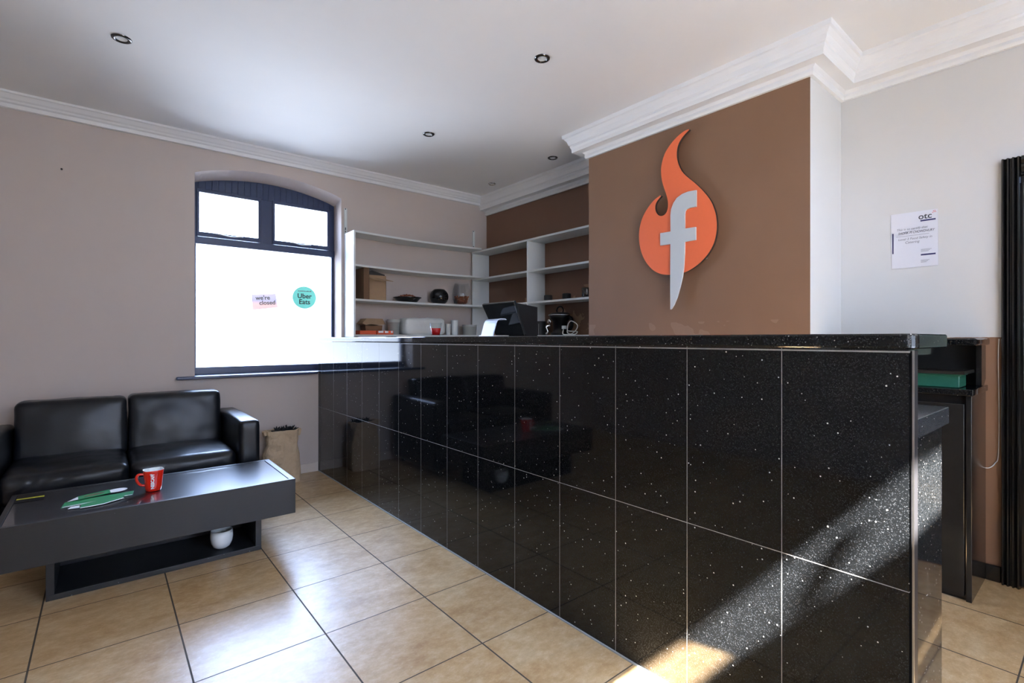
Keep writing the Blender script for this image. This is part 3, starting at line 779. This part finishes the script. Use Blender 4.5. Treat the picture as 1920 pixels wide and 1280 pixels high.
# open brown carton on orange cartons
for k, (x, wd, lb) in enumerate(((1.895, .158, 'flat orange carton at the left end of the lowest shelf'), (2.066, .165, 'flat orange and white carton beside the clear tubs on the lowest shelf'))):
    t = thing('orange_carton', lb, 'box', (x, 4.475, S4), 0, 'orange cartons on the lowest shelf')
    cr_ = obj('carton', B(-wd / 2, wd / 2, -.07, .07, 0, .036), M_orangebox, t, bevel=.001)
    if k == 1:
        for a, b in ((-.07, -.02), (-.005, .03), (.055, .075)):
            obj('printed_panel', B(a, b, -.0712, -.0702, .016, .034), M_print_white, cr_)
t = thing('cardboard_box', 'small brown takeaway carton with a gaping lid on the flat orange cartons', 'box', (1.955, 4.485, S4 + .037))
bm = bmesh.new()
prism(bm, [(-.075, -.06, 0), (.085, -.06, 0), (.090, -.06, .05), (-.08, -.06, .05)], (0, .12, 0)); obj('tray', bm, M_kraft_d, t)
bm = bmesh.new()
prism(bm, [(-.115, -.075, .065), (-.085, -.075, .095), (-.075, -.075, .112), (.085, -.075, .112), (.115, -.075, .060), (.04, -.075, .052), (-.02, -.075, .058), (-.08, -.075, .052)], (0, .14, .0)); obj('lid', bm, M_kraft, t)
# cloudy tubs
def tubstack(x, y, r, h, n_, label):
    t = thing('plastic_tub_stack', label, 'tub', (x, y, S4), 0, 'cloudy plastic tubs on the lowest shelf')
    bm = bmesh.new()
    prof = [(0, 0), (r * .86, 0), (r * .95, h * .8)]
    for k in range(n_): prof += [(r * .97, h * (.8 + .2 * k / n_)), (r, h * (.8 + .2 * (k + .4) / n_)), (r * .96, h * (.8 + .2 * (k + .8) / n_))]
    prof += [(r, h), (r * .93, h), (r * .80, .006), (0, .006)]
    lathe(bm, prof, 28); obj('tubs', bm, M_cloudy, t, smooth=True)
tubstack(2.205, 4.52, .062, .150, 4, 'tall stack of cloudy clear tubs left of the plastic wrapped pack')
tubstack(3.075, 4.47, .082, .112, 3, 'wide cloudy tub stack at the right end of the lowest shelf')
t = thing('wrapped_pack', 'bulky white pack wrapped in crinkled clear film on the lowest shelf', 'package', (2.51, 4.50, S4))
bm = softbox(.44, .18, .165, .03, 16, (.01, .01, .006), .010, 5)
obj('film_wrap', bm, M_film, t, smooth=True)
for x, h, r, lb in ((2.815, .118, .030, 'short column of stacked white paper cups right of the wrapped pack'), (2.895, .158, .040, 'taller column of stacked white cups beside the wide cloudy tub')):
    t = thing('cup_stack', lb, 'cups', (x, 4.49, S4), 0, 'stacked white cups')
    bm = bmesh.new(); prof = [(0, 0), (r * .78, 0)]
    for k in range(8): prof += [(r * (.82 + .16 * k / 8), h * (k + .5) / 8), (r * (.86 + .14 * k / 8), h * (k + .6) / 8)]
    prof += [(r, h), (r * .9, h), (0, h * .9)]
    lathe(bm, prof, 24); obj('cups', bm, M_film if x < 2.85 else M_ceramic, t, smooth=True)

# cups on the right middle shelf
R3 = 1.5585
for y, lb in ((3.455, 'small black tea light holder on the alcove shelf, nearest the upright'), (3.21, 'small black tea light holder in the middle of the alcove shelf')):
    t = thing('tea_light_holder', lb, 'candle holder', (3.285, y, R3), 0, 'black holders on the alcove shelf')
    bm = bmesh.new(); lathe(bm, [(0, 0), (.036, 0), (.040, .008), (.040, .052), (.036, .058), (.032, .056), (.032, .012), (0, .012)], 28); obj('holder', bm, M_blackm, t, smooth=True)
t = thing('black_mug', 'glossy black mug on the alcove shelf half hidden by the chimney breast', 'mug', (3.25, 2.93, R3))
bm = bmesh.new(); lathe(bm, [(0, 0), (.042, 0), (.045, .01), (.045, .085), (.041, .085), (.040, .012), (0, .012)], 28); obj('cup', bm, M_black_glass, t, smooth=True)
bm = bmesh.new(); tube(bm, spline([(-.035, -.03, .07), (-.06, -.055, .06), (-.06, -.055, .03), (-.035, -.03, .02)], 5), .006, 8); obj('handle', bm, M_chrome, t, smooth=True)
# black canister, kettle, cables on the lowest alcove shelf
R4 = 1.2345
t = thing('black_canister', 'matt black cylindrical canister on the lowest alcove shelf beside the upright', 'canister', (3.27, 3.555, R4))
bm = bmesh.new(); lathe(bm, [(0, 0), (.058, 0), (.060, .01), (.060, .125), (.054, .135), (0, .135)], 32); obj('body', bm, M_blackm, t, smooth=True)
bm = bmesh.new()
for a in (-2.5, 2.9): box(bm, .061 * math.cos(a) - .002, .061 * math.cos(a) + .002, .061 * math.sin(a) - .002, .061 * math.sin(a) + .002, 0, .11)
obj('metal_strip', bm, M_chrome, t)
t = thing('coffee_pot', 'black electric coffee urn with chrome rim and loop handle lid', 'coffee machine', (3.29, 3.30, R4))
bm = bmesh.new(); lathe(bm, [(0, 0), (.085, 0), (.088, .02), (.068, .03), (.064, .06), (.070, .13), (.095, .155), (.098, .18), (.09, .185), (0, .185)], 36); obj('body', bm, M_blackp, t, smooth=True)
bm = bmesh.new(); lathe(bm, [(.085, .180), (.108, .182), (.110, .188), (.104, .192), (.085, .190)], 36); obj('rim', bm, M_chrome, t, smooth=True)
bm = bmesh.new(); lathe(bm, [(.10, .193), (.08, .205), (.03, .213), (0, .214)], 36); ld_ = obj('lid', bm, M_blackp, t, smooth=True)
bm = bmesh.new(); tube(bm, spline([(0, -.036, .21), (0, -.042, .235), (0, -.02, .262), (0, .02, .262), (0, .042, .235), (0, .036, .21)], 6), .006, 8); obj('handle', bm, M_blackp, ld_, smooth=True)
bm = bmesh.new(); lathe(bm, [(0, 0), (.022, 0), (.024, .006), (.018, .012), (0, .013)], 24); bmesh.ops.rotate(bm, verts=bm.verts, matrix=Matrix.Rotation(-PI / 2, 3, 'Y'))
obj('dial', bm, M_chrome, t, smooth=True, loc=(-.088, .05, .125))
bm = bmesh.new(); tube(bm, spline([(-.07, .06, .09), (-.09, .075, .085), (-.10, .08, .07), (-.09, .07, .03), (-.11, .075, .01)], 5), .010, 8); obj('spout', bm, M_chrome, t, smooth=True)
bm = bmesh.new(); tube(bm, spline([(.03, -.06, .18), (.02, -.125, .15), (.02, -.13, .08), (.03, -.08, .04)], 6), .016, 8); obj('side_handle', bm, M_blackp, t, smooth=True)
t = thing('cable_coil', 'loosely coiled white cable with a white plug on the lowest alcove shelf', 'cable', (3.235, 3.08, R4))
bm = bmesh.new()
tube(bm, spline([(0, .12, .06), (0, .13, .02), (-.02, .10, .006), (-.01, .05, .004), (0, -.02, .006), (.02, -.03, .03), (.01, .05, .035), (0, .07, .045), (0, .06, .10), (0, .02, .125), (.01, -.04, .09), (.01, -.03, .05), (0, .02, .01), (0, .07, .02), (.01, .08, .06)], 7), .0045, 8)
obj('cable', bm, M_wire, t, smooth=True)
obj('plug', B(-.015, .015, .095, .13, .055, .085), M_ceramic, t, bevel=.003)

# ------------------------------------------------------------------ things on the bar
ZT = 1.2133
t = thing('candle_glass', 'tapered clear glass holding red wax on the bar top', 'candle', (1.70, 2.865, ZT))
bm = bmesh.new(); lathe(bm, [(0, 0), (.028, 0), (.0415, .092), (.0390, .092), (.0285, .010), (0, .010)], 36); obj('glass', bm, M_glass, t, smooth=True)
bm = bmesh.new(); lathe(bm, [(0, .011), (.0268, .011), (.0335, .057), (0, .057)], 36); obj('wax', bm, M_wax, t, smooth=True)
# pos terminal
t = thing('till_screen', 'black point-of-sale touch screen seen from behind, leaning on the bar', 'till', (1.74, 2.13, ZT))
def slab4(bm, p, vec):
    prism(bm, p, vec)
bm = bmesh.new(); slab4(bm, [(0, -.115, .004), (0, .135, .004), (-.10, .135, .178), (-.10, -.145, .178)], (.016, 0, .009)); obj('display_back', bm, M_greyglass, t, bevel=.003)
bm = bmesh.new(); tube(bm, [(0, -.117, .004), (-.10, -.147, .180)], .0028, 6); obj('edge_trim', bm, M_chrome, t)
bm = bmesh.new(); prism(bm, [(.02, -.11, 0), (.10, -.11, 0), (.10, -.11, .16), (-.075, -.11, .180)], (0, .22, 0)); obj('body', bm, M_blackp, t)
t = thing('card_stand', 'white curved countertop card stand on the bar before the till', 'stand', (1.60, 2.115, ZT + .0055), math.radians(-8))
bm = bmesh.new(); pr = [(-.03, .0), (-.012, .062), (-.004, .078), (.006, .086), (.02, .088), (.048, .088), (.056, .082), (.052, .080), (.045, .084), (.02, .084), (.008, .082), (0, .075), (-.007, .060), (-.024, .0)]
prism(bm, [(x, -.06, z) for x, z in pr], (0, .13, 0)); obj('curved_plate', bm, M_whitecard, t, bevel=.001)
obj('foot', B(-.035, .06, -.075, .085, -.005, -.0005), M_steel, t, bevel=.001)

# ------------------------------------------------------------------ sofa
sf = thing('leather_sofa', 'black leather two-seat sofa against the wall under the window', 'sofa', (.12, 4.15, 0))
def soft(name, w_, d_, h_, c, r=.03, **kw):
    return obj(name, softbox(w_, d_, h_, r, c=c, **kw), M_leather, sf, smooth=True)
soft('base', 1.14, .74, .22, (0.005, .02, .09), .02)
soft('back_frame', 1.16, .14, .52, (0.005, .38, .11), .03)
soft('arm', .125, .84, .60, (.645, -.02, .05), .028, bulge=(.004, 0, .006))
soft('arm', .125, .84, .60, (-.625, -.02, .05), .028, bulge=(.004, 0, .006))
def wrk(seed):
    def f(p, hx, hy, hz):
        k = max(0, -p.y / hy - .55) * 1.6
        a = math.sin(p.x * 70 + 9 * noise.noise(Vector((p.x * 5, p.z * 9, seed)))) * max(0, noise.noise(Vector((p.x * 3.2 + seed, 0, seed))) + .25)
        return Vector((0, -.006 * a * k, .004 * a * k))
    return f
soft('seat_cushion', .56, .62, .165, (-.278, -.105, .295), .045, bulge=(0, .012, .016), wr=.004, wrfn=wrk(1.3), n=40)
soft('seat_cushion', .565, .62, .165, (.289, -.105, .292), .045, bulge=(0, .012, .016), wr=.003, wrfn=wrk(7.7), n=30)
for c, h_, sd in (((-.270, .24, .415), .385, 2.0), ((.293, .235, .415), .395, 5.0)):
    bm = softbox(.555, .17, h_, .035, 22, (0, .02, .004), .004, sd)
    for v in bm.verts: v.co.y += (v.co.z - h_ / 2) * .16
    obj('back_cushion', bm, M_leather, sf, smooth=True, loc=c)
for x in (-.60, .62):
    for y in (-.37, .33):
        bm = bmesh.new(); lathe(bm, [(0, 0), (.02, 0), (.025, .05), (0, .05)], 16); obj('foot', bm, M_chrome, sf, loc=(x, y, 0))

# ------------------------------------------------------------------ coffee table
TX0, TX1, TY0, TY1, TZ = -.36, .851, 2.99, 3.585, .40
ctb = thing('coffee_table', 'long low black-brown coffee table with an inset dark glass top', 'table', (.25, 3.29, 0))
bm = bmesh.new()
box(bm, TX0, TX1, TY0, TY0 + .022, .205, TZ); box(bm, TX0, TX1, TY1 - .022, TY1, .205, TZ)
box(bm, TX0, TX0 + .022, TY0 + .022, TY1 - .022, .205, TZ); box(bm, TX1 - .030, TX1, TY0 + .022, TY1 - .022, .205, TZ)
box(bm, TX0 + .022, TX1 - .03, TY0 + .022, TY1 - .022, .205, .225)
obj('top_case', bm, M_wood, ctb, world=True, bevel=.0015)
obj('glass_top', B(TX0 + .024, TX1 - .034, TY0 + .024, TY1 - .024, TZ - .010, TZ - .001), M_tableglass, ctb, world=True, bevel=.001)
bm = bmesh.new()
box(bm, -.203, .697, 3.10, 3.50, 0, .026); box(bm, -.203, -.173, 3.10, 3.50, .026, .204); box(bm, .667, .697, 3.10, 3.50, .026, .204)
box(bm, -.173, .667, 3.47, 3.50, .026, .204)
obj('base', bm, M_wood, ctb, world=True, bevel=.0015)
# white bowl on the lower shelf
t = thing('white_bowl', 'small white bowl on the lower shelf of the coffee table', 'bowl', (.515, 3.20, .027))
bm = bmesh.new(); lathe(bm, [(0, 0), (.025, 0), (.042, .012), (.052, .035), (.056, .062), (.054, .100), (.051, .100), (.050, .04), (.03, .012), (0, .01)], 36); obj('bowl', bm, M_ceramic, t, smooth=True)

# mug: rounded-square plan, white inside
t = thing('coffee_mug', 'red mug with white lettering and white interior on the glass table top', 'mug', (.205, 3.24, TZ), math.radians(4))
bm = bmesh.new()
def mugring(z, r, sq):
    out = []
    for k in range(44):
        a = 2 * PI * k / 44; c_, s_ = math.cos(a), math.sin(a)
        e = sq; q = (abs(c_) ** e + abs(s_) ** e) ** (-1 / e)
        out.append(bm.verts.new((r * q * c_, r * q * s_, z)))
    return out
rs = [mugring(z, r, 2.2 + z * 9) for z, r in ((0, .030), (.002, .034), (.02, .0365), (.06, .040), (.105, .0445), (.110, .0450))]
ri = [mugring(z, r, 2.2 + z * 9) for z, r in ((.1105, .0435), (.105, .0418), (.06, .037), (.012, .032), (.010, .02))]
al = rs + ri
for i in range(len(al) - 1):
    for k in range(44):
        f = bm.faces.new((al[i][k], al[i][(k + 1) % 44], al[i + 1][(k + 1) % 44], al[i + 1][k])); f.material_index = 1 if i >= 5 else 0
bm.faces.new(rs[0][::-1]); f = bm.faces.new(ri[-1]); f.material_index = 1
cu_ = obj('cup', bm, [M_red, M_ceramic], t, smooth=True)
bm = bmesh.new(); tube(bm, spline([(-.038, 0, .090), (-.062, 0, .092), (-.072, 0, .078), (-.068, 0, .055), (-.052, 0, .036), (-.034, 0, .032)], 6), .0065, 10); obj('handle', bm, M_red, t, smooth=True)
text('lettering', 'NESCAFÉ', .0195, (-.0085, -.0425, .056), (0, 0, 1), (-1, 0, 0), M_print_white, cu_, ext=.0006, bold=.0009)

# leaflets
def leaf(name, label, polys, grp=None):
    cx, cy = polys[0][1][0]
    t = thing(name, label, 'leaflet', (cx, cy, TZ), 0, grp); par = t
    for nm, pts, z0, th, m in polys:
        bm = bmesh.new(); prism(bm, [(a - cx, b - cy, z0) for a, b in pts], (0, 0, th)); o_ = obj(nm, bm, m, par)
        if par is t: par = o_
    return t
def ell(cx, cy, a, b, rot, n=24):
    return [(cx + a * math.cos(2 * PI * k / n) * math.cos(rot) - b * math.sin(2 * PI * k / n) * math.sin(rot), cy + a * math.cos(2 * PI * k / n) * math.sin(rot) + b * math.sin(2 * PI * k / n) * math.cos(rot)) for k in range(n)]
leaf('menu_leaflet', 'long green folded menu leaflet lying nearest the red mug', [
    ('sheet', [(-.155, 3.165), (-.145, 3.26), (.125, 3.285), (.115, 3.205)], .0005, .0015, M_green),
    ('white_panel', [(-.150, 3.164), (-.149, 3.176), (.115, 3.212), (.115, 3.204)], .0021, .0005, M_print_white)])
leaf('menu_leaflet', 'green and white menu leaflet nearest the front edge of the table', [
    ('sheet', [(-.085, 3.105), (-.082, 3.165), (.088, 3.225), (.075, 3.165), (.00, 3.115)], .0031, .0015, M_green),
    ('white_panel', [(-.128, 3.118), (-.118, 3.150), (-.087, 3.148), (-.087, 3.11)], .0031, .0014, M_print_white),
    ('printed_edge', [(-.085, 3.104), (0, 3.114), (.077, 3.166), (.080, 3.157), (.0, 3.104), (-.084, 3.096)], .0031, .0014, M_print_white)])
leaf('menu_leaflet', 'green menu leaflet with food picture and white ends, topmost at the back', [
    ('sheet', [(-.095, 3.255), (-.098, 3.325), (.025, 3.375), (.030, 3.30)], .0051, .0015, M_green),
    ('white_panel', ell(.055, 3.335, .045, .035, .3), .0052, .0013, M_print_white),
    ('white_panel', [(-.135, 3.25), (-.098, 3.32), (-.096, 3.265)], .0052, .0013, M_print_white),
    ('food_picture', ell(-.035, 3.31, .045, .018, .35, 9), .0067, .0004, plain('food_print', srgb(104, 96, 62), .5, var=.5))])
leaf('black_leaflet', 'black leaflet with a yellow stripe at the left end of the table', [
    ('sheet', [(-.335, 3.40), (-.335, 3.555), (-.235, 3.555), (-.230, 3.40)], .0005, .001, M_blackp),
    ('yellow_stripe', [(-.333, 3.455), (-.333, 3.478), (-.232, 3.478), (-.231, 3.455)], .0016, .0003, M_yellow)])

# ------------------------------------------------------------------ paper bag
t = thing('paper_bag', 'tall crumpled brown paper bag standing on the floor by the bar', 'bag', (1.16, 4.45, 0))
bm = bmesh.new(); rings = []
NS = 56; NZ = 30
for j in range(NZ + 1):
    v = j / NZ; z = .435 * v
    hw = .135 - .012 * v + .012 * math.sin(v * 5); hd = .085 * (1 - .35 * v)
    lean = -.012 * v
    ring = []
    for k in range(NS):
        a = 2 * PI * k / NS; c_, s_ = math.cos(a), math.sin(a); e = 5
        q = (abs(c_) ** e + abs(s_) ** e) ** (-1 / e)
        p = Vector((hw * q * c_ + lean, hd * q * s_, z))
        nn = noise.noise(Vector((p.x * 14, p.y * 14, z * 11))) * .022 + abs(noise.noise(Vector((p.x * 30, p.y * 30, z * 26 + 4)))) * .008
        dr_ = Vector((c_, s_, 0)); p += dr_ * nn * (0.3 + v)
        if v > .999: p.z += .012 * noise.noise(Vector((a * 1.5, 3, 1)))
        ring.append(p)
    rings.append(ring)
vr = [[bm.verts.new(p) for p in r] for r in rings]
for a, b in zip(vr, vr[1:]):
    for k in range(NS): bm.faces.new((a[k], a[(k + 1) % NS], b[(k + 1) % NS], b[k]))
bm.faces.new(vr[0][::-1])
bb_ = o = obj('bag_body', bm, M_paper, t, smooth=False)
m_ = o.modifiers.new('thickness', 'SOLIDIFY'); m_.thickness = .0012
# rolled-out rim
bm = bmesh.new(); rr = []
for j, (dz, off) in enumerate(((0.0, .001), (.008, .010), (.002, .020), (-.035, .018), (-.062, .014))):
    row = []
    for k in range(NS):
        p = rings[-1][k].copy(); a = 2 * PI * k / NS; d_ = Vector((math.cos(a), math.sin(a) * .7, 0))
        kx = 1 + (.9 if abs(math.cos(a)) > .85 and j > 1 else 0)
        p += d_ * off * kx; p.z += dz * (.6 + .5 * noise.noise(Vector((a * 2, 0, 2)))) + .004 * noise.noise(Vector((a * 6, j, 0)))
        row.append(bm.verts.new(p))
    rr.append(row)
for a, b in zip(rr, rr[1:]):
    for k in range(NS): bm.faces.new((a[k], a[(k + 1) % NS], b[(k + 1) % NS], b[k]))
o = obj('folded_rim', bm, M_paper, bb_, smooth=False)
m_ = o.modifiers.new('thickness', 'SOLIDIFY'); m_.thickness = .0012
# dark crumpled contents
bm = bmesh.new(); rnd = random.Random(11)
for k in range(46):
    a = rnd.random() * 6.28; r = rnd.random() ** .5
    c = Vector((.02 + .085 * r * math.cos(a), .035 * r * math.sin(a), .415 + rnd.random() * .025))
    d_ = Vector((rnd.uniform(-1, 1), rnd.uniform(-.6, .6), rnd.uniform(.2, 1.3))).normalized() * rnd.uniform(.018, .045)
    tube(bm, [c, c + d_ * .5 + Vector((rnd.uniform(-.01, .01), 0, 0)), c + d_], [.006, .008, .002], 5)
tube(bm, [(-.07, 0, .41), (0, 0, .43), (.09, 0, .415)], [.02, .03, .02], 10)
obj('contents', bm, M_blackm, t, label='black crumpled contents poking out of the bag')

# small wall fixing on the back wall
bm = bmesh.new(); lathe(bm, [(0, 0), (.006, 0), (.006, .008), (0, .009)], 12); bmesh.ops.rotate(bm, verts=bm.verts, matrix=Matrix.Rotation(PI / 2, 3, 'X'))
o = obj('wall_screw', bm, M_blackm, None, loc=(-.222, D - .0005, 2.37)); tag(o, 'tiny dark screw left in the bare wall above the sofa', 'screw')
